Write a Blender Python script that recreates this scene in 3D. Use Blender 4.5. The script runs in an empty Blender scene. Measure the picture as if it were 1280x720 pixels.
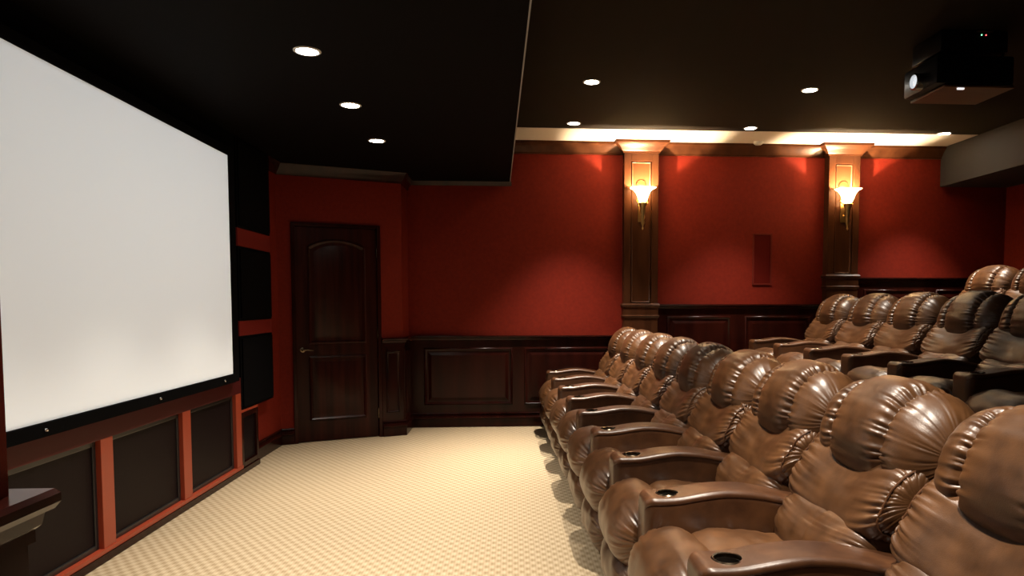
import bpy, bmesh, math, random
from mathutils import Vector, Matrix, noise
R = math.radians
sc = bpy.context.scene
COL = sc.collection
# ------------------------------------------------------------ camera, world, exposure
cam = bpy.data.cameras.new('camera'); camo = bpy.data.objects.new('camera', cam); COL.objects.link(camo)
cam.sensor_width = 36; cam.sensor_fit = 'HORIZONTAL'; cam.lens = 36 * 900 / 1280
cam.shift_x = -60 / 1280; cam.shift_y = 70 / 1280; cam.clip_start = .02
camo.location = (0, 0, 1.4); camo.rotation_euler = (R(90 - 3.30675), 0, R(-3.80774))
sc.camera = camo
w = bpy.data.worlds.new('world'); sc.world = w; w.use_nodes = True
w.node_tree.nodes['Background'].inputs[0].default_value = (0, 0, 0, 1)
sc.view_settings.view_transform = 'Standard'; sc.view_settings.look = 'None'
sc.view_settings.exposure = 0.0; sc.view_settings.gamma = 1; sc.view_settings.use_curve_mapping = False
DOWN_W = 260          # soffit downlights
DOWN_R = 370          # high ceiling downlights
WARM = (1.0, .89, .75)
SCONCE_W = 230; BOWL_E = 38
PROJ_W = 500

# ------------------------------------------------------------ materials
def mat(name, col, rough=.5, metal=0, bump=None, var=None, emit=None, coat=0, spec=.5, coords='Object', sheen=0):
    m = bpy.data.materials.new(name); m.use_nodes = True
    nt = m.node_tree; N = nt.nodes; L = nt.links; b = N['Principled BSDF']
    b.inputs['Base Color'].default_value = (*col, 1); b.inputs['Roughness'].default_value = rough
    b.inputs['Metallic'].default_value = metal; b.inputs['Coat Weight'].default_value = coat
    b.inputs['Coat Roughness'].default_value = .15
    b.inputs['Specular IOR Level'].default_value = spec
    b.inputs['Sheen Weight'].default_value = sheen
    if emit: b.inputs['Emission Color'].default_value = (*emit[0], 1); b.inputs['Emission Strength'].default_value = emit[1]
    tc = N.new('ShaderNodeTexCoord')
    if var:      # (scale vector, amount, second colour, detail)
        mp = N.new('ShaderNodeMapping'); mp.inputs['Scale'].default_value = var[0]; L.new(tc.outputs[coords], mp.inputs[0])
        n = N.new('ShaderNodeTexNoise'); n.inputs['Scale'].default_value = 1; n.inputs['Detail'].default_value = 6; L.new(mp.outputs[0], n.inputs['Vector'])
        cr = N.new('ShaderNodeValToRGB'); cr.color_ramp.elements[0].position = .5 - var[1]; cr.color_ramp.elements[1].position = .5 + var[1]
        cr.color_ramp.elements[0].color = (*col, 1); cr.color_ramp.elements[1].color = (*var[2], 1)
        L.new(n.outputs['Fac'], cr.inputs[0]); L.new(cr.outputs[0], b.inputs['Base Color'])
    if bump:     # list of (scale, strength, distance)
        prev = None
        for s, st, d in bump:
            n = N.new('ShaderNodeTexNoise'); n.inputs['Scale'].default_value = s; n.inputs['Detail'].default_value = 3; L.new(tc.outputs[coords], n.inputs['Vector'])
            bp = N.new('ShaderNodeBump'); bp.inputs['Strength'].default_value = st; bp.inputs['Distance'].default_value = d
            L.new(n.outputs['Fac'], bp.inputs['Height'])
            if prev: L.new(prev.outputs[0], bp.inputs['Normal'])
            prev = bp
        L.new(prev.outputs[0], b.inputs['Normal'])
    return m

M = {}
M['wall'] = mat('red wall paint', (.165, .0135, .0050), .7, spec=.12, bump=[(220, .35, .002)], var=((30, 30, 30), .3, (.120, .0088, .0038)))
M['wallwhite'] = mat('pale frieze paint', (.66, .62, .56), .6)
M['ceil'] = mat('dark brown ceiling paint', (.012, .008, .005), .85, spec=.08, bump=[(160, .3, .002)])
M['soffit'] = mat('near black soffit paint', (.0022, .0014, .0013), .8, spec=.06, bump=[(160, .3, .002)])
M['duct'] = mat('grey soffit paint', (.013, .0125, .012), .7)
M['bead'] = mat('corner bead with painted highlight', (.30, .29, .28), .5)  # pale colour paints the highlight along the ceiling edge
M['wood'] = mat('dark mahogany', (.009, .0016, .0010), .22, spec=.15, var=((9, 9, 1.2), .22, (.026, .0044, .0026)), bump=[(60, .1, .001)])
M['woodlit'] = mat('mahogany with painted sconce light', (.028, .0085, .0034), .33, spec=.15, var=((12, 12, 1.5), .25, (.065, .023, .009)), bump=[(60, .1, .001)])  # browner copy of the mahogany, sconce light painted into its colour
M['doorwood'] = mat('dark cherry door', (.010, .0018, .0012), .3, spec=.15, var=((22, 22, 1.0), .2, (.034, .0062, .0036)), bump=[(60, .1, .001)])
M['screen'] = mat('white screen cloth', (.78, .80, .80), .85, spec=.1, bump=[(900, .1, .0005)])
M['black'] = mat('black cloth', (.0015, .0015, .002), .9, spec=.05)
M['blackm'] = mat('black satin metal', (.010, .010, .011), .35)
M['grille'] = mat('speaker cloth', (.0055, .0022, .0032), .45, spec=.10, bump=[(700, .6, .001)])
M['redtrim'] = mat('red painted timber', (.30, .045, .018), .4, bump=[(90, .1, .001)])
M['maroon'] = mat('maroon timber', (.055, .005, .005), .5, spec=.2)  # top rail, darker red than the posts
M['redshelf'] = mat('red painted shelf', (.15, .011, .008), .5, spec=.25)
M['brass'] = mat('aged brass', (.55, .36, .13), .32, metal=1)
M['bronze'] = mat('dark bronze', (.16, .12, .08), .25, metal=1)
M['cup'] = mat('dark cup lining', (.02, .015, .012), .35)
M['chrome'] = mat('chrome', (.75, .75, .75), .15, metal=1)
M['white'] = mat('white plastic', (.7, .7, .68), .4)
M['bowl'] = mat('lit frosted glass', (.9, .8, .6), .4, emit=((1, .62, .27), BOWL_E))
M['bulb'] = mat('glowing lamp', (1, 1, 1), .4, emit=((1, .93, .8), 60))
M['projector'] = mat('projector case', (.004, .004, .005), .35, spec=.3)
M['lens'] = mat('lit projector lens', (.05, .05, .06), .03, coat=1, emit=((.9, .95, 1), .9))
M['ledg'] = mat('green indicator', (.1, 1, .3), .4, emit=((.2, 1, .4), 4))
M['ledr'] = mat('red indicator', (1, .1, .1), .4, emit=((1, .1, .1), 4))
M['tan'] = mat('tan wooden shelf', (.06, .03, .014), .4, var=((3, 20, 20), .3, (.11, .055, .025)))

def leather(name, c1, c2):
    m = mat(name, c1, .37, spec=.6)
    nt = m.node_tree; N = nt.nodes; L = nt.links; b = N['Principled BSDF']
    tc = N.new('ShaderNodeTexCoord'); oi = N.new('ShaderNodeObjectInfo')
    n = N.new('ShaderNodeTexNoise'); n.inputs['Scale'].default_value = 5; n.inputs['Detail'].default_value = 8; n.inputs['Roughness'].default_value = .62
    L.new(tc.outputs['Object'], n.inputs['Vector'])
    cr = N.new('ShaderNodeValToRGB'); cr.color_ramp.elements[0].position = .35; cr.color_ramp.elements[1].position = .68
    cr.color_ramp.elements[0].color = (*c1, 1); cr.color_ramp.elements[1].color = (*c2, 1)
    L.new(n.outputs['Fac'], cr.inputs[0])
    hs = N.new('ShaderNodeHueSaturation'); mr = N.new('ShaderNodeMapRange'); mr.inputs['To Min'].default_value = .88; mr.inputs['To Max'].default_value = 1.12
    L.new(oi.outputs['Random'], mr.inputs[0]); L.new(mr.outputs[0], hs.inputs['Value']); L.new(cr.outputs[0], hs.inputs['Color']); L.new(hs.outputs[0], b.inputs['Base Color'])
    v = N.new('ShaderNodeTexVoronoi'); v.inputs['Scale'].default_value = 260; L.new(tc.outputs['Object'], v.inputs['Vector'])
    b1 = N.new('ShaderNodeBump'); b1.inputs['Strength'].default_value = .18; b1.inputs['Distance'].default_value = .001; L.new(v.outputs['Distance'], b1.inputs['Height'])
    n2 = N.new('ShaderNodeTexNoise'); n2.inputs['Scale'].default_value = 16; n2.inputs['Detail'].default_value = 4; L.new(tc.outputs['Object'], n2.inputs['Vector'])
    b2 = N.new('ShaderNodeBump'); b2.inputs['Strength'].default_value = .18; b2.inputs['Distance'].default_value = .006; L.new(n2.outputs['Fac'], b2.inputs['Height']); L.new(b1.outputs[0], b2.inputs['Normal'])
    L.new(b2.outputs[0], b.inputs['Normal'])
    return m
M['leather'] = leather('brown leather', (.040, .0155, .0046), (.118, .050, .0175))
M['leatherarm'] = leather('brown leather arm', (.034, .0110, .0036), (.108, .043, .0155))

def carpet():
    m = mat('woven beige carpet', (.5, .4, .25), .95, spec=.1)
    nt = m.node_tree; N = nt.nodes; L = nt.links; b = N['Principled BSDF']
    tc = N.new('ShaderNodeTexCoord')
    sep = N.new('ShaderNodeSeparateXYZ'); L.new(tc.outputs['Object'], sep.inputs[0])
    def mth(op, a, bb=None, c=None):
        n = N.new('ShaderNodeMath'); n.operation = op
        for k, v in enumerate((a, bb, c)):
            if v is None: continue
            if hasattr(v, 'links'): L.new(v, n.inputs[k])
            else: n.inputs[k].default_value = v
        return n.outputs[0]
    P = 2 * math.pi
    nz = N.new('ShaderNodeTexNoise'); nz.inputs['Scale'].default_value = 14; nz.inputs['Detail'].default_value = 2; L.new(tc.outputs['Object'], nz.inputs['Vector'])
    wob = mth('MULTIPLY', mth('SUBTRACT', nz.outputs['Fac'], .5), .9)
    sx = mth('SINE', mth('ADD', mth('MULTIPLY', sep.outputs[0], P / .062), wob))
    sy = mth('SINE', mth('ADD', mth('MULTIPLY', sep.outputs[1], P / .085), wob))
    pr = mth('MULTIPLY', sx, sy)                                   # offset blocks of the weave
    rib = mth('SINE', mth('MULTIPLY', sep.outputs[0], P / .0155))
    h = mth('ADD', mth('MULTIPLY', pr, .5), mth('MULTIPLY', rib, .12))
    fac = mth('ADD', mth('MULTIPLY', h, .75), .5)
    fine = N.new('ShaderNodeTexNoise'); fine.inputs['Scale'].default_value = 260; L.new(tc.outputs['Object'], fine.inputs['Vector'])
    fac2 = mth('ADD', fac, mth('MULTIPLY', mth('SUBTRACT', fine.outputs['Fac'], .5), .5))
    cr = N.new('ShaderNodeValToRGB'); cr.color_ramp.elements[0].position = .1; cr.color_ramp.elements[1].position = .9
    cr.color_ramp.elements[0].color = (.275, .205, .12, 1); cr.color_ramp.elements[1].color = (.47, .38, .26, 1)
    L.new(fac2, cr.inputs[0]); L.new(cr.outputs[0], b.inputs['Base Color'])
    bp = N.new('ShaderNodeBump'); bp.inputs['Strength'].default_value = .55; bp.inputs['Distance'].default_value = .006
    L.new(fac2, bp.inputs['Height']); L.new(bp.outputs[0], b.inputs['Normal'])
    return m
M['carpet'] = carpet()

# ------------------------------------------------------------ helpers
def obj(name, bm, m, parent=None, smooth=False, ang=40):
    me = bpy.data.meshes.new(name)
    bmesh.ops.recalc_face_normals(bm, faces=bm.faces)
    bm.to_mesh(me); bm.free()
    if smooth:
        for p in me.polygons: p.use_smooth = True
        if ang < 180: me.set_sharp_from_angle(angle=R(ang))
    me.materials.append(m if not isinstance(m, str) else M[m])
    o = bpy.data.objects.new(name, me); COL.objects.link(o)
    if parent: o.parent = parent
    return o
def empty(name, loc=(0, 0, 0), rz=0, parent=None):
    o = bpy.data.objects.new(name, None); COL.objects.link(o); o.location = loc; o.rotation_euler = (0, 0, rz)
    o.empty_display_size = .1
    if parent: o.parent = parent
    return o
def tag(o, label, cat, group=None):
    o['label'] = label; o['category'] = cat
    if group: o['group'] = group
    return o
def struct(o, label=None):
    o['kind'] = 'structure'
    if label: o['label'] = label
    return o
def box(bm, x0, x1, y0, y1, z0, z1, bev=0):
    t = bmesh.new(); r = bmesh.ops.create_cube(t, size=1)
    for v in t.verts: v.co = Vector(((x0 + x1) / 2 + v.co.x * (x1 - x0), (y0 + y1) / 2 + v.co.y * (y1 - y0), (z0 + z1) / 2 + v.co.z * (z1 - z0)))
    if bev: bmesh.ops.bevel(t, geom=t.edges[:], offset=bev, segments=2, affect='EDGES', profile=.6)
    merge(bm, t)
def merge(bm, t):
    mp = {}
    for v in t.verts: mp[v] = bm.verts.new(v.co)
    for f in t.faces:
        try: bm.faces.new([mp[v] for v in f.verts])
        except ValueError: pass
    t.free()
def boxo(name, m, parent, *a, bev=0, **k):
    bm = bmesh.new(); box(bm, *a, bev=bev); return obj(name, bm, m, parent, **k)
def lathe(bm, prof, seg=32, c=(0, 0, 0), axis='z', mod=None):
    rings = []
    for r, z in prof:
        ring = []
        for k in range(seg):
            a = 2 * math.pi * k / seg; rr = r * (mod(a, z) if mod else 1)
            p = (rr * math.cos(a), rr * math.sin(a), z)
            if axis == 'x': p = (p[2], p[0], p[1])
            if axis == 'y': p = (p[0], p[2], p[1])
            ring.append(bm.verts.new((c[0] + p[0], c[1] + p[1], c[2] + p[2])))
        rings.append(ring)
    for a, b in zip(rings, rings[1:]):
        for k in range(seg): bm.faces.new((a[k], a[(k + 1) % seg], b[(k + 1) % seg], b[k]))
    for ring, (r, z) in ((rings[0], prof[0]), (rings[-1], prof[-1])):
        if r > 1e-4: bm.faces.new(ring)
    if prof[0][0] <= 1e-4 or prof[-1][0] <= 1e-4: bmesh.ops.remove_doubles(bm, verts=[v for r in rings for v in r], dist=1e-5)
def tube(bm, pts, r, seg=10):
    pts = [Vector(p) for p in pts]; rings = []
    rr = r if isinstance(r, (list, tuple)) else [r] * len(pts)
    up = Vector((0, 0, 1))
    for i, p in enumerate(pts):
        d = (pts[min(i + 1, len(pts) - 1)] - pts[max(i - 1, 0)]).normalized()
        s = d.cross(up if abs(d.z) < .95 else Vector((1, 0, 0))).normalized(); t = s.cross(d)
        rings.append([bm.verts.new(p + (s * math.cos(2 * math.pi * k / seg) + t * math.sin(2 * math.pi * k / seg)) * rr[i]) for k in range(seg)])
    for a, b in zip(rings, rings[1:]):
        for k in range(seg): bm.faces.new((a[k], a[(k + 1) % seg], b[(k + 1) % seg], b[k]))
    bm.faces.new(rings[0]); bm.faces.new(rings[-1])
def sweep(bm, prof, path, side=1):
    """profile (d, z) swept along a ground path with mitred corners; d is measured to the right of travel (side=1)"""
    P = [Vector((p[0], p[1])) for p in path]; n = len(P); rings = []
    for i in range(n):
        d0 = (P[i] - P[i - 1]).normalized() if i else (P[1] - P[0]).normalized()
        d1 = (P[i + 1] - P[i]).normalized() if i < n - 1 else d0
        n0 = Vector((d0.y, -d0.x)) * side; n1 = Vector((d1.y, -d1.x)) * side
        m = (n0 + n1).normalized(); m = m / max(.2, m.dot(n0))
        rings.append([bm.verts.new((P[i].x + m.x * d, P[i].y + m.y * d, z)) for d, z in prof])
    k = len(prof)
    for a, b in zip(rings, rings[1:]):
        for j in range(k): bm.faces.new((a[j], a[(j + 1) % k], b[(j + 1) % k], b[j]))
    bm.faces.new(rings[0]); bm.faces.new(rings[-1])
def moulding_frame(bm, x0, x1, z0, z1, y, wd=.035, dp=.018):
    """raised picture-frame moulding on a plane y facing -y"""
    prof = [(0, 0), (.15, .7), (.45, 1), (.7, .55), (1, .25), (1, 0)]
    rings = []
    for a, d in prof:
        e = a * wd
        rings.append([bm.verts.new(p) for p in ((x0 + e, y - d * dp, z0 + e), (x1 - e, y - d * dp, z0 + e), (x1 - e, y - d * dp, z1 - e), (x0 + e, y - d * dp, z1 - e))])
    for a, b in zip(rings, rings[1:] + rings[:1]):
        for k in range(4): bm.faces.new((a[k], a[(k + 1) % 4], b[(k + 1) % 4], b[k]))
def raised_panel(bm, x0, x1, z0, z1, y, bevel=.035, dp=.012):
    """field panel: bevelled pyramid frustum on plane y facing -y"""
    o = [bm.verts.new(p) for p in ((x0, y, z0), (x1, y, z0), (x1, y, z1), (x0, y, z1))]
    i = [bm.verts.new(p) for p in ((x0 + bevel, y - dp, z0 + bevel), (x1 - bevel, y - dp, z0 + bevel), (x1 - bevel, y - dp, z1 - bevel), (x0 + bevel, y - dp, z1 - bevel))]
    for k in range(4): bm.faces.new((o[k], o[(k + 1) % 4], i[(k + 1) % 4], i[k]))
    bm.faces.new(i); bm.faces.new(o[::-1])

YB = 8.118; ZS = 2.735; ZC = 3.18
Z2 = .35; Z3 = .656                       # the two raised floors
# ------------------------------------------------------------ setting: shell
struct(boxo('floor', 'carpet', None, -3.0, 6.2, -3.2, YB + .1, -.12, 0), 'beige woven carpet floor')
struct(boxo('floor', 'carpet', None, 1.52, 6.2, -3.2, YB, 0.0, Z2, bev=.008), 'raised carpeted floor under the middle row')
struct(boxo('floor', 'carpet', None, 3.72, 6.2, -3.2, YB, Z2, Z3, bev=.008), 'highest carpeted floor under the back row')
struct(boxo('wall_back', 'wall', None, -3.0, 6.2, YB, YB + .12, 0, ZC + .02))
struct(boxo('trim_1', 'wallwhite', None, -.01, 4.95, YB - .66, YB, ZC - .004, ZC), 'pale painted border of the ceiling along the back wall')
struct(boxo('wall_right', 'wall', None, 5.755, 5.9, -3.2, YB, Z3, ZC))
struct(boxo('wall_front', 'wall', None, -3.0, 6.2, -3.35, -3.2, -.1, ZC + .1))
struct(boxo('ceiling', 'ceil', None, -3.0, 6.2, -3.3, YB + .1, ZC, ZC + .12))
# screen wall (recess behind the screen), left wall beyond it
struct(boxo('wall_left', 'wall', None, -2.6, -2.27, 1.2, 7.30, 0, ZC))
# stub wall beside the camera with its panelling
struct(boxo('wall_left', 'wall', None, -2.27, -.965, -3.2, 1.43, 0, ZC), 'red wall end close to the camera at the left')
# soffit (front ceiling, lower) : its right edge runs at a slight angle
bm = bmesh.new()
e = lambda y: .089 + (y - 3.231) * (-.101 / 4.654)
vs = [(-3, -3.2), (e(-3.2), -3.2), (e(YB), YB), (-3, YB)]
lo = [bm.verts.new((x, y, ZS)) for x, y in vs]; hi = [bm.verts.new((x, y, ZC)) for x, y in vs]
bm.faces.new(lo); bm.faces.new(hi)
for k in range(4): bm.faces.new((lo[k], lo[(k + 1) % 4], hi[(k + 1) % 4], hi[k]))
struct(obj('ceiling', bm, 'soffit'), 'lowered near-black ceiling over the screen side')
bm = bmesh.new(); sweep(bm, [(-.004, ZS - .004), (.004, ZS - .004), (.004, ZS + .006), (-.004, ZS + .006)], [(e(-3.2), -3.2), (e(YB - .01), YB - .01)])
struct(obj('trim_2', bm, 'bead'), 'thin bead with painted highlight on the edge of the lowered ceiling')
# right soffit
sr = struct(boxo('ceiling', 'duct', None, 4.95, 5.9, -3.2, YB, ZS, ZC), 'boxed-in ceiling drop at the right')
# door wall (angled) -------------------------------------------------------
DA = math.atan2(.48, 1.12); DL = math.hypot(1.12, .48)
DW = empty('wall_side', (-2.27, 7.18, 0), DA); DW.name = 'wall_angled'; struct(DW, 'angled red wall holding the door')
bm = bmesh.new(); box(bm, -.4, .13, 0, .12, 0, ZS); box(bm, .99, DL, 0, .12, 0, ZS); box(bm, .13, .99, 0, .12, 2.18, ZS)
obj('wall_panel', bm, 'wall', DW)
struct(boxo('wall_return', 'wall', None, -1.30, -1.15, 7.665, YB, 0, ZS), 'narrow red return between angled wall and back wall')
# local door coordinates: x along wall 0..DL, y into the wall
door = empty('door_1', (-2.27, 7.18, 0), DA); struct(door, 'dark cherry door with arched upper panel')
def jamb_frame(bm, x0, x1, z1, wd, y0, y1):
    box(bm, x0, x0 + wd, y0, y1, 0, z1, .004); box(bm, x1 - wd, x1, y0, y1, 0, z1, .004); box(bm, x0 + wd, x1 - wd, y0, y1, z1 - wd, z1, .004)
bm = bmesh.new(); jamb_frame(bm, .125, .995, 2.185, .035, -.022, .10); obj('door_frame', bm, 'wood', door)
dx0, dx1, dz1 = .163, .957, 2.147
leaf = boxo('door_leaf', 'doorwood', door, dx0, dx1, .012, .05, .008, dz1, bev=.003)
# arched and square moulded panels
def arch_loop(x0, x1, z0, z1, rise, e, n=14):
    pts = [(x0 + e, z0 + e), (x1 - e, z0 + e)]
    for k in range(n + 1):
        t = k / n; x = (x1 - e) + (x0 - x1 + 2 * e) * t
        pts.append((x, z1 - rise - e + rise * math.sin(math.pi * t) ** .8 if rise else z1 - e))
    return pts
def panel_mould(bm, x0, x1, z0, z1, rise, y):
    prof = [(0, 0), (.004, .010), (.014, .015), (.024, .008), (.034, -.002), (.055, -.002), (.085, .008)]
    rings = [[bm.verts.new((p[0], y - d, p[1])) for p in arch_loop(x0, x1, z0, z1, rise, e)] for e, d in prof]
    for a, b in zip(rings, rings[1:]):
        for k in range(len(a)): bm.faces.new((a[k], a[(k + 1) % len(a)], b[(k + 1) % len(b)], b[k]))
    bm.faces.new(rings[-1])
for n_, (z0, z1, rise) in enumerate(((.985, 2.03, .07), (.215, .865, 0))):
    bm = bmesh.new(); panel_mould(bm, dx0 + .115, dx1 - .115, z0, z1, rise, .011); obj('door_panel', bm, 'doorwood', leaf, True, 30)
hb = bmesh.new(); lathe(hb, [(.026, 0), (.026, -.008), (.012, -.012), (.011, -.045)], 20, (dx0 + .055, .012, .93), 'y')
tube(hb, [(dx0 + .055, -.036, .93), (dx0 + .09, -.04, .932), (dx0 + .15, -.036, .925)], [.010, .009, .006]); obj('door_handle', hb, 'bronze', leaf, True)
for z in (.25, 1.08, 1.9):
    hb = bmesh.new(); lathe(hb, [(.008, -.05), (.008, .05)], 12, (dx1 + .003, .005, z)); obj('hinge', hb, 'bronze', leaf, True)
# baseboard profile, cap profile, crown profile
def base_prof(z=0, h=.165, t=.02): return [(0, z), (t + .018, z), (t + .018, z + h * .55), (t + .030, z + h * .60), (t + .030, z + h * .66), (t + .012, z + h * .72), (t + .008, z + h * .86), (t + .018, z + h * .93), (t + .012, z + h), (0, z + h)]
def cap_prof(z, t=.025): return [(0, z - .085), (t, z - .085), (t, z - .055), (t + .012, z - .05), (t + .016, z - .03), (t + .034, z - .022), (t + .038, z - .012), (t + .034, z), (0, z)]
bm = bmesh.new(); sweep(bm, base_prof(h=.16, t=0), [(-2.27, 6.36), (-2.27, 7.18), (-2.27 + math.cos(DA) * .122, 7.18 + math.sin(DA) * .122)])
struct(obj('baseboard_left', bm, 'wood', None, True, 30), 'dark glossy baseboard left of the door')
# crown under lowered ceiling
cp = [(0, 2.63), (.012, 2.63), (.02, 2.66), (.045, 2.69), (.055, 2.72), (.07, ZS), (0, ZS)]
bm = bmesh.new(); sweep(bm, cp, [(-2.27, 6.79), (-2.27, 7.18), (-1.15, 7.66), (-1.15, YB)]); struct(obj('trim_3', bm, 'wood', None, True, 30), 'dark crown over the door wall')
bm = bmesh.new(); sweep(bm, [(0, 2.69), (.01, 2.69), (.02, 2.71), (.035, ZS), (0, ZS)], [(-1.15, YB), (.0, YB)]); struct(obj('trim_4', bm, 'wood', None, True, 30), 'thin dark crown under the lowered ceiling')

# ------------------------------------------------------------ wainscots
def wainscot(name, x0, x1, z0, cap, panels, label, basepath=None, cappath=None):
    root = boxo(name, 'wood', None, x0, x1, YB - .02, YB, z0, cap - .04); struct(root, label)
    c = bmesh.new(); sweep(c, cap_prof(cap), cappath or [(x0, YB), (x1, YB)]); obj('cap_rail', c, 'wood', root, True, 30)
    c = bmesh.new(); sweep(c, base_prof(z0), basepath or [(x0, YB), (x1, YB)]); obj('base_rail', c, 'wood', root, True, 30)
    for a, b in panels:
        c = bmesh.new(); moulding_frame(c, a, b, z0 + .25, cap - .135, YB - .02); obj('panel_moulding', c, 'wood', root, True, 50)
        c = bmesh.new(); raised_panel(c, a + .05, b - .05, z0 + .30, cap - .185, YB - .0205); obj('panel', c, 'wood', root)
    return root
corner = [(-2.27 + math.cos(DA) * .998, 7.18 + math.sin(DA) * .998), (-1.15, 7.66), (-1.15, YB)]
wainscot('trim_5', -1.15, 1.246, 0, 1.03, [(-.985, .005), (.135, 1.10)], 'low dark wood wainscot on the back wall left of the first pilaster',
         corner + [(1.246, YB)], corner + [(1.246, YB)])
wainscot('trim_6', 1.63, 3.575, Z2, Z2 + 1.03, [(1.76, 2.50), (2.66, 3.43)], 'dark wood wainscot between the two pilasters')
wainscot('trim_7', 3.935, 5.755, Z3, Z3 + 1.03, [(4.06, 4.78), (4.92, 5.62)], 'dark wood wainscot right of the second pilaster')
# short panelled return beside the door
pr = empty('trim_8', (-2.27, 7.18, 0), DA); struct(pr, 'short dark panelled strip right of the door')
boxo('backing', 'wood', pr, .998, DL - .002, -.02, 0, 0, .99)
c = bmesh.new(); moulding_frame(c, 1.035, DL - .04, .25, .895, -.02, .025, .014); obj('panel_moulding', c, 'wood', pr, True, 50)
pr2 = struct(boxo('trim_9', 'wood', None, -1.15, -1.13, 7.665, YB - .02, 0, .99), 'dark panelled side of the wall return')
bx = bmesh.new(); box(bx, -1.13, -1.118, 7.74, 8.03, .25, .895, .004); obj('panel', bx, 'wood', pr2)
# outlet-like bright dot (small wall bracket on the return)
# stub wall wainscot cap near camera
st = struct(boxo('trim_10', 'wood', None, -.965, -.945, -3.2, 1.43, 0, .97), 'dark panelling at the left edge close to the camera')
boxo('panel_end', 'wood', st, -1.30, -.945, 1.43, 1.447, 0, .97)
bm = bmesh.new(); sweep(bm, [(0, .93), (.028, .93), (.028, .955), (.036, .962), (.040, .985), (.052, .99), (.060, 1.003), (.060, 1.02), (.052, 1.03), (0, 1.03)],
    [(-1.30, 1.43), (-.965, 1.43), (-.965, -3.2)], side=-1); obj('cap_rail', bm, 'wood', st, True, 30)

# ------------------------------------------------------------ crown and pilasters
PIL = [(1.246, 1.630, 0), (3.575, 3.935, Z2)]
YP = YB - .12
path = [(.01, YB)]
for a, b, _ in PIL: path += [(a, YB), (a, YP), (b, YP), (b, YB)]
path += [(4.95, YB)]
crown = [(0, 3.05), (.014, 3.05), (.018, 3.068), (.030, 3.078), (.050, 3.108), (.090, 3.145), (.104, 3.15), (.110, 3.1755), (0, 3.1755)]
bm = bmesh.new(); sweep(bm, crown, path); struct(obj('trim_11', bm, 'woodlit', None, True, 25), 'wood crown moulding breaking forward over both pilasters')
for i, (a, b, z0) in enumerate(PIL):
    p = struct(empty('trim_%d' % (12 + i), ((a + b) / 2, YB, z0)), ['tall wood pilaster left of the wall speaker', 'tall wood pilaster right of the wall speaker'][i])
    W = (b - a) / 2; top = 3.06 - z0; pb = 1.03 + (.34 if i else .36)
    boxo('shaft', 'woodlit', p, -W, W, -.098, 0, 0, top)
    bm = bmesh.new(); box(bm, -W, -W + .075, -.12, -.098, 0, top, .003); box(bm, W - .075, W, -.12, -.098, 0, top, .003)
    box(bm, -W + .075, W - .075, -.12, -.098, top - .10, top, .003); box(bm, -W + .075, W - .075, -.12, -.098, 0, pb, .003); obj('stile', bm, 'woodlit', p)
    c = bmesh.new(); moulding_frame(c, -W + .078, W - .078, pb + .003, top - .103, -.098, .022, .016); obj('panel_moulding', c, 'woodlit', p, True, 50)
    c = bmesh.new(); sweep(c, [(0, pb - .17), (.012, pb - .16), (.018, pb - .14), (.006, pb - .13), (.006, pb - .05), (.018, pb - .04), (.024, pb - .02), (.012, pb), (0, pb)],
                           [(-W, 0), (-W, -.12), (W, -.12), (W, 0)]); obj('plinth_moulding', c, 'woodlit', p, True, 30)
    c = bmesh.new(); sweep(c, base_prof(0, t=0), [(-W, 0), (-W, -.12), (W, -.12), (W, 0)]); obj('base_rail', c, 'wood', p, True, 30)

# ------------------------------------------------------------ screen wall joinery
XS = -2.2
fr = struct(empty('trim_14', (XS, 4.4, 0)), 'red painted timber framework under the screen')
def q(o): return o
def fbox(name, m, y0, y1, z0, z1, x0=-.07, x1=0, bev=.003):
    return boxo(name, m, fr, x0, x1, y0 - 4.4, y1 - 4.4, z0, z1, bev=bev)
fbox('kick_board', 'wood', 1.44, 6.36, 0, .045, x1=.01)
fbox('bottom_rail', 'redtrim', 1.44, 5.98, .045, .07, x1=.006)
fbox('top_rail', 'maroon', 1.44, 5.98, .665, .79)
for y0, y1 in ((3.02, 3.14), (3.972, 4.09), (4.935, 5.055), (5.865, 5.975)): fbox('post', 'redtrim', y0, y1, .07, .665)
fbox('ledge', 'redtrim', 5.975, 6.36, .50, .522, x1=.0)
# grille panels between the posts
G = 'speaker grilles under the screen'
for k, (y0, y1, lab) in enumerate(((3.14, 3.972, 'dark framed speaker grille under the screen, nearest to the camera'),
                              (4.09, 4.935, 'dark framed speaker grille under the middle of the screen'),
                              (5.055, 5.865, 'dark framed speaker grille under the far end of the screen'))):
    g = tag(empty('speaker_grille', (XS - .03, (y0 + y1) / 2, .07)), lab, 'grille', G)
    h = (y1 - y0) / 2 - .002
    c = bmesh.new()
    for a in ((-h, -h + .03, 0, .593), (h - .03, h, 0, .593), (-h + .03, h - .03, 0, .03), (-h + .03, h - .03, .563, .593)): box(c, -.02, .004, *a, .004)
    obj('frame', c, 'blackm', g)
    boxo('grille_cloth', 'grille', g, -.015, -.004, -h + .03, h - .03, .03, .563)
g = tag(empty('speaker_grille', (XS, 6.17, .045)), 'small dark framed grille beyond the last red post', 'grille', G)
c = bmesh.new()
for a in ((-.19, -.15, 0, .455), (.15, .19, 0, .455), (-.15, .15, 0, .045), (-.15, .15, .41, .455)): box(c, -.07, 0, *a, .004)
obj('frame', c, 'wood', g); boxo('grille_cloth', 'grille', g, -.06, -.02, -.15, .15, .045, .41)
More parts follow.
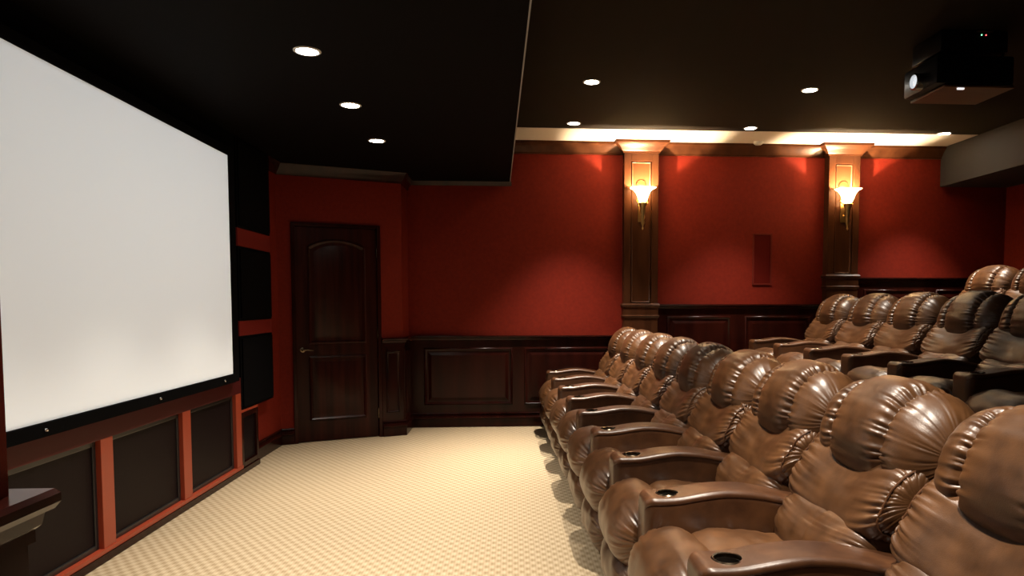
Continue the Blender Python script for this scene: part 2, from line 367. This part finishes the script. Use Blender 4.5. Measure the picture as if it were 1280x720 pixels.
# stacked black cabinets and the red shelves between them
cabs = ((.522, 1.125, 'lowest of the stacked black speaker cabinets beside the screen'), (1.25, 1.855, 'middle one of the stacked black speaker cabinets beside the screen'),
        (2.005, 2.73, 'topmost of the stacked black speaker cabinets, touching the dark ceiling'))
for z0, z1, lab in cabs:
    g = tag(empty('speaker_cabinet', (XS, 6.375, z0)), lab, 'speaker', 'black speaker cabinets beside the screen')
    boxo('cabinet', 'black', g, -.069, 0, -.385, .395, 0, z1 - z0, bev=.004)
    boxo('grille_cloth', 'black', g, 0, .012, -.36, .37, .02, z1 - z0 - .02, bev=.004)
for i, (z0, z1) in enumerate(((1.127, 1.248), (1.857, 2.003))):
    struct(boxo('trim_%d' % (15 + i), 'redshelf', None, XS - .07, XS - .002, 5.99, 6.77, z0, z1, bev=.003), 'red shelf edge between black cabinets, ' + ('lower' if i == 0 else 'upper'))
struct(boxo('trim_17', 'black', None, -2.27, XS - .01, 1.44, 5.985, 2.56, ZS), 'black header above the screen')
# projection screen
ps = tag(empty('projection_screen', (XS, 4.22, .782)), 'large white projection screen with black border on the left wall', 'screen')
boxo('screen_fabric', 'screen', ps, .030, .045, -1.50, 1.485, .067, 1.735)
bm = bmesh.new()
box(bm, -.03, .060, -1.54, 1.50, 0, .067, .004); box(bm, -.03, .050, 1.485, 1.60, 0, 1.80, .003)
box(bm, -.03, .052, -1.6, -1.50, 0, 1.80, .003); box(bm, -.03, .050, -1.50, 1.485, 1.735, 1.80, .003); obj('border', bm, 'black', ps)
for y in (-.80, .28, 1.27):
    c = bmesh.new(); lathe(c, [(.0001, .076), (.006, .075), (.009, .068), (.008, .058)], 14, (0, y, .034), 'x'); obj('stud', c, 'chrome', ps, True)

# ------------------------------------------------------------ wall speaker, detector
ws = tag(empty('wall_speaker', (2.86, YB, 1.60)), 'narrow red in-wall speaker between the two pilasters', 'speaker')
c = bmesh.new()
for a in ((-.112, -.095, 0, .585), (.095, .112, 0, .585), (-.095, .095, 0, .016), (-.095, .095, .569, .585)): box(c, a[0], a[1], -.014, 0, a[2], a[3], .002)
obj('frame', c, mat('red speaker frame', (.11, .012, .007), .6, spec=.1), ws)
boxo('grille', mat('red speaker mesh', (.075, .005, .003), .9, spec=.05, bump=[(900, .6, .001)]), ws, -.095, .095, -.007, -.001, .016, .569)
sd = tag(empty('smoke_detector', (2.73, 7.93, ZC - .004)), 'small white round detector on the ceiling by the pale strip', 'smoke detector')
c = bmesh.new(); lathe(c, [(.055, 0), (.055, -.012), (.045, -.025), (.042, -.028), (.03, -.035), (.0001, -.036)], 28); obj('housing', c, 'white', sd, True)

# ------------------------------------------------------------ downlights
def downlight(x, y, z, label, group, power, spot=78):
    t = tag(empty('downlight', (x, y, z)), label, 'ceiling light', group)
    c = bmesh.new(); lathe(c, [(.056, -.001), (.058, -.006), (.066, -.007), (.072, -.003), (.072, 0), (.056, 0)], 32); obj('trim_ring', c, M['white'], t, True, 30)
    c = bmesh.new(); lathe(c, [(.0001, -.0045), (.03, -.0045), (.055, -.003), (.055, -.0005), (.0001, -.0005)], 28); obj('lens', c, 'bulb', t, True)
    ld = bpy.data.lights.new('downlight_lamp', 'SPOT'); ld.energy = power; ld.color = WARM; ld.spot_size = R(spot); ld.spot_blend = .9; ld.shadow_soft_size = .035
    lo_ = bpy.data.objects.new('downlight_lamp', ld); COL.objects.link(lo_); lo_.parent = t; lo_.location = (0, 0, -.03)
    return t
gl = 'downlights in the lowered ceiling by the screen'
for x, y, lab in ((-1.081, 3.99, 'nearest visible downlight in the dark lowered ceiling, largest bright disc'), (-1.087, 5.045, 'middle downlight of the row in the dark lowered ceiling'),
                  (-1.11, 6.123, 'farthest downlight in the lowered ceiling, towards the door')):
    downlight(x, y, ZS, lab, gl, DOWN_W)
for x, y, lab in ((-1.07, 2.93, 'downlight just above the top edge of the picture in the lowered ceiling'), (-1.06, 1.87, 'lowered ceiling downlight beside the camera, outside the picture')): downlight(x, y, ZS, lab, gl, DOWN_W)
gl = 'downlights in the high ceiling over the seats'
for x, y, lab in ((.65, 5.90, 'downlight over the front row, the one farther from the back wall'), (.62, 7.255, 'downlight close to the back wall left of the first pilaster'),
                  (2.50, 6.00, 'downlight over the middle row, the one farther from the back wall'), (2.44, 7.33, 'downlight close to the back wall between the pilasters'),
                  (4.56, 7.43, 'downlight in the far right corner beside the boxed-in drop')):
    downlight(x, y, ZC, lab, gl, DOWN_R * (1.6 if x < 1 else 1), spot=76)
for x, y, lab in ((.72, 3.1, 'downlight over the second nearest front row seats, outside the picture'), (.75, 1.6, 'downlight over the nearest front row seat, outside the picture')): downlight(x, y, ZC, lab, gl, DOWN_R * 1.3, spot=78)

# ------------------------------------------------------------ sconces
def sconce(x, y, z, label):
    t = tag(empty('wall_sconce', (x, y, z)), label, 'wall light', 'brass sconces on the pilasters')
    # z = rim height of the glass; local -y is into the room
    c = bmesh.new(); box(c, -.035, .035, -.012, 0, -.36, .05, .006); obj('backplate', c, 'brass', t)
    c = bmesh.new(); tube(c, [(0, -.006, -.28), (0, -.05, -.30), (0, -.13, -.27), (0, -.115, -.20)], [.010, .009, .009, .012]); 
    for s in (-1, 1):
        tube(c, [(s * .03, -.01, -.10), (s * .06, -.05, -.13), (s * .055, -.12, -.17), (s * .02, -.115, -.19)], [.005, .006, .005, .004]); 
    obj('arm', c, 'brass', t, True)
    c = bmesh.new(); lathe(c, [(.0001, -.46), (.006, -.452), (.012, -.44), (.006, -.425), (.010, -.41), (.022, -.38), (.016, -.35), (.026, -.32), (.020, -.29), (.034, -.26), (.030, -.22), (.044, -.185), (.050, -.165), (.030, -.156), (.0001, -.156)], 24, (0, -.115, 0)); obj('finial', c, 'brass', t, True)
    # fan shaped glass trough: boxy section, flaring to two raised tips; closed front, open top
    c = bmesh.new(); secs = [(-.155, .022, .020), (-.145, .038, .034), (-.12, .048, .048), (-.09, .055, .060), (-.05, .072, .072), (-.02, .098, .079), (0, .138, .085)]
    rings = []
    for zz, a, b in secs + [(zz, a - .004, b - .004) for zz, a, b in secs[::-1]]:
        ring = []
        for k in range(64):
            th = 2 * math.pi * k / 64; cx_, sy_ = math.cos(th), math.sin(th); e = .42
            X = a * math.copysign(abs(cx_) ** e, cx_); Y = b * math.copysign(abs(sy_) ** e, sy_)
            fl = .006 * math.sin(10 * math.pi * X / .1) * (1 if Y < 0 else 0)
            ring.append(c.verts.new((X, -.115 + Y + fl, zz)))
        rings.append(ring)
    for a, b in zip(rings, rings[1:]):
        for k in range(64): c.faces.new((a[k], a[(k + 1) % 64], b[(k + 1) % 64], b[k]))
    c.faces.new(rings[0])
    obj('glass_shade', c, 'bowl', t, True, 50)
    c = bmesh.new(); lathe(c, [(.0001, -.104), (.010, -.107), (.014, -.118), (.012, -.135), (.008, -.15)], 20, (0, -.115, 0)); obj('bulb', c, 'bulb', t, True)
    c = bmesh.new()
    for k in range(11):
        a = math.pi * k / 10; 
    lathe(c, [(.0001, 0), (.055, 0), (.055, -.008), (.048, -.012), (.0001, -.013)], 32, (0, .0, .045), 'y'); obj('back_rosette', c, 'brass', t, True, 40)
    ld = bpy.data.lights.new('sconce_lamp', 'POINT'); ld.energy = SCONCE_W; ld.color = (1, .74, .46); ld.shadow_soft_size = .008
    l = bpy.data.objects.new('sconce_lamp', ld); COL.objects.link(l); l.parent = t; l.location = (0, -.115, -.085)
    return t
sconce(1.438, YP + .02, 2.655, 'glowing brass sconce on the pilaster left of the wall speaker')
sconce(3.755, YP + .02, 2.665, 'glowing brass sconce on the pilaster right of the wall speaker')

# ------------------------------------------------------------ projector
pj = tag(empty('projector', (3.02, 4.8, ZC)), 'black ceiling-hung projector above the middle row', 'projector')
c = bmesh.new(); box(c, -.26, .27, -.20, .20, -.355, -.17, .02); obj('body', c, 'projector', pj, True, 30)
c = bmesh.new(); box(c, -.22, .24, -.17, .17, -.14, -.004, .01); obj('upper_case', c, 'projector', pj, True, 30)
c = bmesh.new(); box(c, -.20, .28, -.19, .21, -.375, -.360, .003); obj('shelf', c, 'tan', pj)
for x in (-.17, .22):
    for y in (-.15, .15): c = bmesh.new(); tube(c, [(x, y, 0), (x, y, -.365)], .008, 10); obj('drop_rod', c, 'blackm', pj, True)
c = bmesh.new(); box(c, -.1, .12, -.1, .1, -.02, 0, .004); obj('mount_plate', c, 'blackm', pj)
c = bmesh.new(); lathe(c, [(.055, 0), (.055, -.05), (.045, -.055), (.043, -.03)], 32, (-.26, -.02, -.295), 'x'); ln = obj('lens_barrel', c, 'chrome', pj, True, 30)
c = bmesh.new(); lathe(c, [(.043, -.03), (.034, -.040), (.016, -.047), (.0001, -.049)], 28, (-.26, -.02, -.295), 'x'); obj('lens', c, 'lens', ln, True)
ld = bpy.data.lights.new('projector_beam', 'SPOT'); ld.energy = PROJ_W; ld.color = (.93, .97, 1.0); ld.spot_size = R(84); ld.spot_blend = .1; ld.shadow_soft_size = .02
bo = bpy.data.objects.new('projector_beam', ld); COL.objects.link(bo); bo.parent = pj; bo.location = (-.325, -.02, -.295); bo.rotation_euler = (R(90), 0, R(90))   # looks along -x, like the lens
ld.use_nodes = True; nt = ld.node_tree; N = nt.nodes; L = nt.links; em = N['Emission']          # the image area: a rectangle, as a projector throws it
tc = N.new('ShaderNodeTexCoord'); sp_ = N.new('ShaderNodeSeparateXYZ'); L.new(tc.outputs['Normal'], sp_.inputs[0])
def mth(op, a, b):
    n = N.new('ShaderNodeMath'); n.operation = op
    for k, v in enumerate((a, b)):
        if hasattr(v, 'links'): L.new(v, n.inputs[k])
        else: n.inputs[k].default_value = v
    return n.outputs[0]
az = mth('ABSOLUTE', sp_.outputs[2], 0); tx = mth('DIVIDE', sp_.outputs[0], az); ty = mth('DIVIDE', sp_.outputs[1], az)
BY, BZ, BD = 4.78, ZC - .295, (3.02 - .325) + 2.155
m1 = mth('LESS_THAN', mth('ABSOLUTE', mth('SUBTRACT', tx, (4.2125 - BY) / BD), 0), 1.495 / BD)
m2 = mth('LESS_THAN', mth('ABSOLUTE', mth('SUBTRACT', ty, (1.683 - BZ) / BD), 0), .836 / BD)
L.new(mth('MULTIPLY', m1, m2), em.inputs['Strength'])
c = bmesh.new(); box(c, .02, .13, -.178, -.169, -.014, -.006, .001); obj('edge_strip', c, 'tan', pj)
for x, m_ in ((.095, 'ledg'), (.125, 'ledr')):
    c = bmesh.new(); lathe(c, [(.0001, -.004), (.004, -.003), (.004, 0)], 10, (x - .04, -.17, -.032), 'y'); obj('indicator', c, m_, pj)
c = bmesh.new(); box(c, -.10, -.055, -.178, -.166, -.386, -.375, .001); obj('glow_strip', c, mat('white glow strip', (.8, .8, .8), .4, emit=((1, .97, 1), 1.0)), pj)['label'] = 'small added glowing white strip under the shelf'  # added glowing strip standing for a bright dash, no known lamp

# ------------------------------------------------------------ recliners
def catmull(P, n):
    k = len(P); out = []
    dense = []
    for i in range(k):
        p0, p1, p2, p3 = (Vector(P[(i + j - 1) % k]) for j in range(4))
        for s in range(24):
            t = s / 24; dense.append(.5 * ((2 * p1) + (p2 - p0) * t + (2 * p0 - 5 * p1 + 4 * p2 - p3) * t * t + (3 * p1 - p0 - 3 * p2 + p3) * t ** 3))
    L = [0]
    for a, b in zip(dense, dense[1:] + dense[:1]): L.append(L[-1] + (b - a).length)
    tot = L[-1]; j = 0
    for i in range(n):
        s = tot * i / n
        while L[j + 1] < s: j += 1
        f = (s - L[j]) / max(1e-9, L[j + 1] - L[j]); out.append(dense[j].lerp(dense[(j + 1) % len(dense)], f))
    return out, tot
def cushion(name, prof, hw, parent, seams=(), nu=90, nv=120, p=4, q=2.6, saddle=0, wr=.003, wrs=(2.0, 9.0), seed=0, endg=.006, endl=.18, yscale=1, m='leather', bow=0, pfreq=30, sfn=None, pipe=None):
    pr, tot = catmull(prof, nv); c = sum(pr, Vector((0, 0))) / nv
    nrm = []
    for i in range(nv):
        d = pr[(i + 1) % nv] - pr[i - 1]; n_ = Vector((d.y, -d.x)).normalized()
        if n_.dot(pr[i] - c) < 0: n_ = -n_
        nrm.append(n_)
    bm = bmesh.new(); rings = []
    for i in range(nu + 1):
        u = -math.cos(math.pi * i / nu)
        u = .55 * u + .45 * (2 * i / nu - 1) if True else u
        if i in (0, nu): u = -1.0 if i == 0 else 1.0
        s = max(0, 1 - abs(u) ** p) ** (1 / q)
        ring = []
        if i in (0, nu):
            ring = [bm.verts.new((c.x, u * hw, c.y + saddle * u * u))]; rings.append(ring); continue
        for j in range(nv):
            v = j / nv; a = 2 * math.pi * v
            n3 = noise.noise(Vector((math.cos(a) * 1.7 + seed, math.sin(a) * 1.7, u * 1.3)))
            d = 0
            fold = math.sin(2 * math.pi * pfreq * v + 5.0 * noise.noise(Vector((math.cos(a) * 4, math.sin(a) * 4, seed + 3.1))) + u * 2.2)
            fold2 = math.sin(2 * math.pi * pfreq * .61 * v + 7.0 * noise.noise(Vector((math.cos(a) * 3, math.sin(a) * 3, seed + 9.7))) - u * 3)
            ft = .65 * fold + .35 * fold2
            rag = .6 + .8 * (noise.noise(Vector((math.cos(a) * 9, math.sin(a) * 9, seed + 5.5))) + .5)
            for us, dep, wd, ga, gl_ in seams:
                du = abs(u - us)
                d -= dep * math.exp(-(du / wd) ** 1.5)
                d += ga * ft * math.exp(-(du / (gl_ * rag)) ** 1.7) * min(1, .35 + du / wd)
            if endg: 
                de = 1 - abs(u); d += endg * ft * math.exp(-(de / (endl * rag)) ** 1.6)
            d += wr * noise.noise(Vector((u * wrs[0] + seed * 3, math.cos(a) * wrs[1] * .5, math.sin(a) * wrs[1] * .5))) * 1.6
            d += wr * 1.5 * n3
            if sfn: d += sfn(u, v, pr[j], c)
            P_ = c + (pr[j] - c) * s + nrm[j] * d * min(1, s * 1.4)
            ring.append(bm.verts.new((P_.x + bow * u * u, u * hw, P_.y + saddle * u * u)))
        rings.append(ring)
    if pipe:
        for sy in (-1, 1):
            ring = min(rings[2:-2], key=lambda g_: abs(g_[0].co.y - sy * pipe * hw)); cc = sum((v_.co for v_ in ring), Vector()) / nv
            pts = [v_.co + (v_.co - cc).normalized() * .006 for v_ in ring[::2]]
            pts = [(pts[k - 2] + pts[k - 1] + pts[k] + pts[(k + 1) % len(pts)] + pts[(k + 2) % len(pts)]) / 5 for k in range(len(pts))]
            pb_ = bmesh.new(); tube(pb_, pts + [pts[0]], .0035, 6); obj('piping', pb_, 'leatherarm', parent, True)
    for a, b in zip(rings, rings[1:]):
        if len(a) == 1 and len(b) > 1:
            for j in range(nv): bm.faces.new((a[0], b[j], b[(j + 1) % nv]))
        elif len(b) == 1:
            for j in range(nv): bm.faces.new((a[j], b[0], a[(j + 1) % nv]))
        else:
            for j in range(nv): bm.faces.new((a[j], b[j], b[(j + 1) % nv], a[(j + 1) % nv]))
    return obj(name, bm, m, parent, True, 180)

PITCH = .735
def arm_mesh():
    bm = bmesh.new(); L = .84; hw0 = .088
    def zt(x):      # top line: rounded nose, gentle hump, falling to the back
        t = x / L
        z = .648 + .022 * math.exp(-((x - .33) / .17) ** 2) - .055 * max(0, (x - .42) / .42) ** 1.3 - .006 * math.exp(-((x - .10) / .08) ** 2)
        if x < .035: z -= .030 * (1 - math.sqrt(max(0, 1 - ((.035 - x) / .035) ** 2)))
        return z
    xs = [0, .002, .006, .012, .02, .028, .036, .05] + [.05 + (L - .05) * k / 26 for k in range(1, 27)]
    rings = []
    for x in xs:
        r = .020; k = 1
        w_ = hw0
        if x < .045: w_ = hw0 - .036 * (1 - math.sqrt(max(0, 1 - ((.045 - x) / .045) ** 2)))
        top = zt(x); pts = []
        sm = .028                                  # seam below the top
        half = [(0, 0), (w_ * .35, .0), (w_ * .6, -.0015)]
        for a in (0, 20, 40, 60, 80): half.append((w_ - r + r * math.sin(R(a)) + .002, -r + r * math.cos(R(a)) - .001))
        half += [(w_ + .0015, -sm + .004), (w_, -sm + .002), (w_ - .003, -sm), (w_ - .002, -sm - .003), (w_ - .0015, -sm - .02), (w_, -.20), (w_ - .002, -.38), (w_ - .004, None)]
        half = [(a, (top + b) if b is not None else .05) for a, b in half]
        ring = [(a, b) for a, b in half] + [(-a, b) for a, b in half[:0:-1]]
        wob = .0018 * noise.noise(Vector((x * 14, 1, 2)))
        rings.append([bm.verts.new((x + (.012 * max(0, 1 - x / .05) * max(0, (.62 - zz) / .6) * -1), y_ + wob, zz + .002 * noise.noise(Vector((x * 11, y_ * 20, 3))))) for y_, zz in ring])
    k = len(rings[0])
    for a, b in zip(rings, rings[1:]):
        for j in range(k): bm.faces.new((a[j], a[(j + 1) % k], b[(j + 1) % k], b[j]))
    bm.faces.new(rings[0]); bm.faces.new(rings[-1])
    bmesh.ops.recalc_face_normals(bm, faces=bm.faces)
    return bm
CX = .105; CR = .042
def make_arm():
    a = obj('armrest', arm_mesh(), 'leatherarm', None, True, 50)
    c = bmesh.new(); lathe(c, [(CR, .56), (CR, .72)], 40, (CX, 0, 0)); cut = obj('cutter', c, 'cup')
    md = a.modifiers.new('cup', 'BOOLEAN'); md.object = cut; md.operation = 'DIFFERENCE'; md.solver = 'EXACT'
    dg = bpy.context.evaluated_depsgraph_get(); dg.update()
    me = bpy.data.meshes.new_from_object(a.evaluated_get(dg)); a.modifiers.clear(); a.data = me
    if len(me.materials) == 0: me.materials.append(M['leatherarm'])
    for p_ in me.polygons: p_.use_smooth = True
    me.set_sharp_from_angle(angle=R(40))
    bpy.data.objects.remove(cut)
    c = bmesh.new(); lathe(c, [(.0001, .565), (CR - .003, .566), (CR - .002, .60), (CR - .002, .643), (CR - .001, .6475), (CR + .004, .6485), (CR + .007, .645), (CR + .005, .641), (CR - .0005, .641), (CR - .0005, .564), (.0001, .563)], 40, (CX, 0, 0))
    h = obj('cup_holder', c, 'bronze', a, True, 60)
    c = bmesh.new(); lathe(c, [(.0001, .569), (CR - .0035, .569), (CR - .0035, .636), (CR - .0045, .636), (CR - .0045, .5715), (.0001, .5715)], 40, (CX, 0, 0)); 
    obj('cup_lining', c, 'cup', a, True, 60)
    return a
ARM = make_arm()

HEADP = [(.715, .79), (.665, .86), (.668, .95), (.715, 1.05), (.80, 1.115), (.89, 1.115), (.965, 1.05), (.985, .93), (.95, .83), (.85, .775)]
MIDP = [(.60, .615), (.575, .665), (.615, .755), (.675, .835), (.745, .875), (.84, .86), (.86, .76), (.81, .66), (.72, .60)]
LUMP = [(.50, .475), (.475, .53), (.505, .605), (.56, .66), (.63, .685), (.73, .67), (.76, .57), (.70, .48), (.60, .445)]
SEATP = [(.14, .33), (.11, .45), (.13, .525), (.20, .555), (.32, .55), (.45, .535), (.60, .52), (.66, .44), (.62, .35), (.40, .32)]
ROLLP = [(-.02, .27), (-.085, .34), (-.098, .43), (-.055, .52), (.02, .57), (.10, .575), (.165, .53), (.18, .44), (.15, .32), (.06, .26)]
FOOTP = [(.0, .085), (-.055, .11), (-.088, .19), (-.080, .27), (-.03, .325), (.05, .33), (.10, .27), (.10, .15), (.06, .09)]
def make_recliner(seed):
    t = empty('recliner')
    s = seed
    cushion('headrest', HEADP, .352, t, seams=((-.47, .034, .05, .0095, .12), (.47, .034, .05, .0095, .12)), nu=130, nv=220, p=4.2, q=2.5, saddle=-.022, seed=s, endg=.0045, endl=.10, wr=.0022, pfreq=36,
            sfn=lambda u, v, p_, c: .016 * math.exp(-(u / .40) ** 4) + .006 * math.exp(-((abs(u) - .72) / .16) ** 2))
    cushion('backrest', MIDP, .340, t, nu=100, nv=150, p=8, q=3, saddle=.048, seed=s + 4, endg=.009, endl=.26, wr=.0035, wrs=(2.2, 6.5), pfreq=26, bow=-.02,
            seams=((-.93, .010, .02, 0, .1), (.93, .010, .02, 0, .1)), sfn=lambda u, v, p_, c: .004 * math.exp(-((abs(u) - .55) / .3) ** 2), pipe=.93)
    cushion('lumbar_cushion', LUMP, .30, t, nu=90, nv=130, p=5, q=2.6, saddle=.040, seed=s + 8, endg=.008, endl=.34, wr=.0035, wrs=(2.2, 7), pfreq=22,
            seams=((-.05, .003, .06, .003, .2),), sfn=lambda u, v, p_, c: .004 * math.exp(-((abs(u) - .5) / .3) ** 2))
    cushion('seat_cushion', SEATP, .283, t, nu=80, nv=110, p=6, q=2.6, seed=s + 12, endg=.004, endl=.16, wr=.0035, pfreq=22)
    cushion('footrest', ROLLP, .300, t, nu=90, nv=130, p=4, q=2.4, seed=s + 16, endg=.011, endl=.26, wr=.003, wrs=(3, 4), pfreq=24)
    cushion('footrest_lower', FOOTP, .292, t, nu=80, nv=110, p=4, q=2.4, seed=s + 20, endg=.008, endl=.22, wr=.005, wrs=(3, 4), pfreq=22)
    # outside back: curved shell
    c = bmesh.new(); rings = []
    outer = [(.80, .14), (.84, .35), (.90, .60), (.965, .80), (.99, .93), (.975, .98)]
    for x, z in outer + [(x - .05, z) for x, z in outer[::-1]]: rings.append([c.verts.new((x, y_, z)) for y_ in (-.335, -.32, .32, .335)])
    for a, b in zip(rings, rings[1:] + rings[:1]):
        for k in range(3): c.faces.new((a[k], a[k + 1], b[k + 1], b[k]))
    n_ = len(rings)
    for k in (0, 3): c.faces.new([r[k] for r in rings])
    obj('back_panel', c, 'leatherarm', t, True, 40)
    c = bmesh.new(); box(c, .06, .80, -.275, .275, .06, .33, .01); obj('base', c, 'leatherarm', t)
    for x in (.12, .74):
        for y_ in (-.24, .24): c = bmesh.new(); lathe(c, [(.028, 0), (.028, .05), (.02, .062)], 14, (x, y_, 0)); obj('foot', c, 'blackm', t)
    return t
variants = [make_recliner(1.3), make_recliner(17.9), make_recliner(41.2)]
used = [False] * 3
def add_arm(t, y):
    a = ARM.copy(); COL.objects.link(a); a.parent = t; a.location = (0, y, 0)
    for ch in ARM.children:
        d = ch.copy(); COL.objects.link(d); d.parent = a
def place(v, x, y, z, rz, label, group, last=False):
    src = variants[v]
    if not used[v]: t = src; used[v] = True; first = True
    else:
        t = src.copy(); COL.objects.link(t); first = False
        for ch in src.children:
            if ch.name.startswith('armrest'): continue
            c = ch.copy(); COL.objects.link(c); c.parent = t
    t.location = (x, y, z); t.rotation_euler = (0, 0, rz)
    add_arm(t, PITCH / 2)
    if last: add_arm(t, -PITCH / 2)
    return tag(t, label, 'recliner', group)
g1 = 'brown leather recliners of the front row'
labs = ['brown leather recliner at the far end of the front row, against the panelled wall', 'second recliner from the panelled back wall in the front row',
        'third recliner from the panelled back wall in the front row', 'fourth recliner from the panelled back wall in the front row',
        'middle recliner of the front row, fifth from the back wall', 'front row recliner with large headrest, fourth from the camera',
        'front row recliner third from the camera', 'front row recliner second from the camera, its big gathered headrest fully in view',
        'nearest brown leather recliner at the lower right corner, headrest cut by the frame']
for k, lab in enumerate(labs):
    ya = 7.925 - PITCH * k; yc = ya - PITCH / 2
    xa = .376 + (7.925 - ya + PITCH / 2) * .0256
    place(k % 3, xa, yc, 0, R(1.47), lab, g1, last=(k == 8))
g2 = 'brown leather recliners of the middle row'
labs = ['recliner at the far end of the middle row, nearest the back wall', 'second recliner from the back wall in the middle row', 'third recliner from the back wall in the middle row',
        'fourth recliner from the back wall in the middle row', 'dark shaded middle row recliner, fifth from the back wall', 'nearest middle row recliner, cut by the right edge of the frame']
for k, lab in enumerate(labs):
    ya = 7.675 - .741 * k; place((k + 1) % 3, 2.59 - (.0 if k < 4 else .02), ya - .37, Z2, 0, lab, g2, last=(k == 5))
g3 = 'brown leather recliners of the back row'
for k, lab in enumerate(['back row recliner behind the middle row, nearest the back wall', 'back row recliner at the right edge of the frame, second from the back wall']):
    place((k + 2) % 3, 4.27, 7.70 - .741 * k - .37, Z3, 0, lab, g3, last=(k == 1))
for ch in list(ARM.children): bpy.data.objects.remove(ch)
bpy.data.objects.remove(ARM)
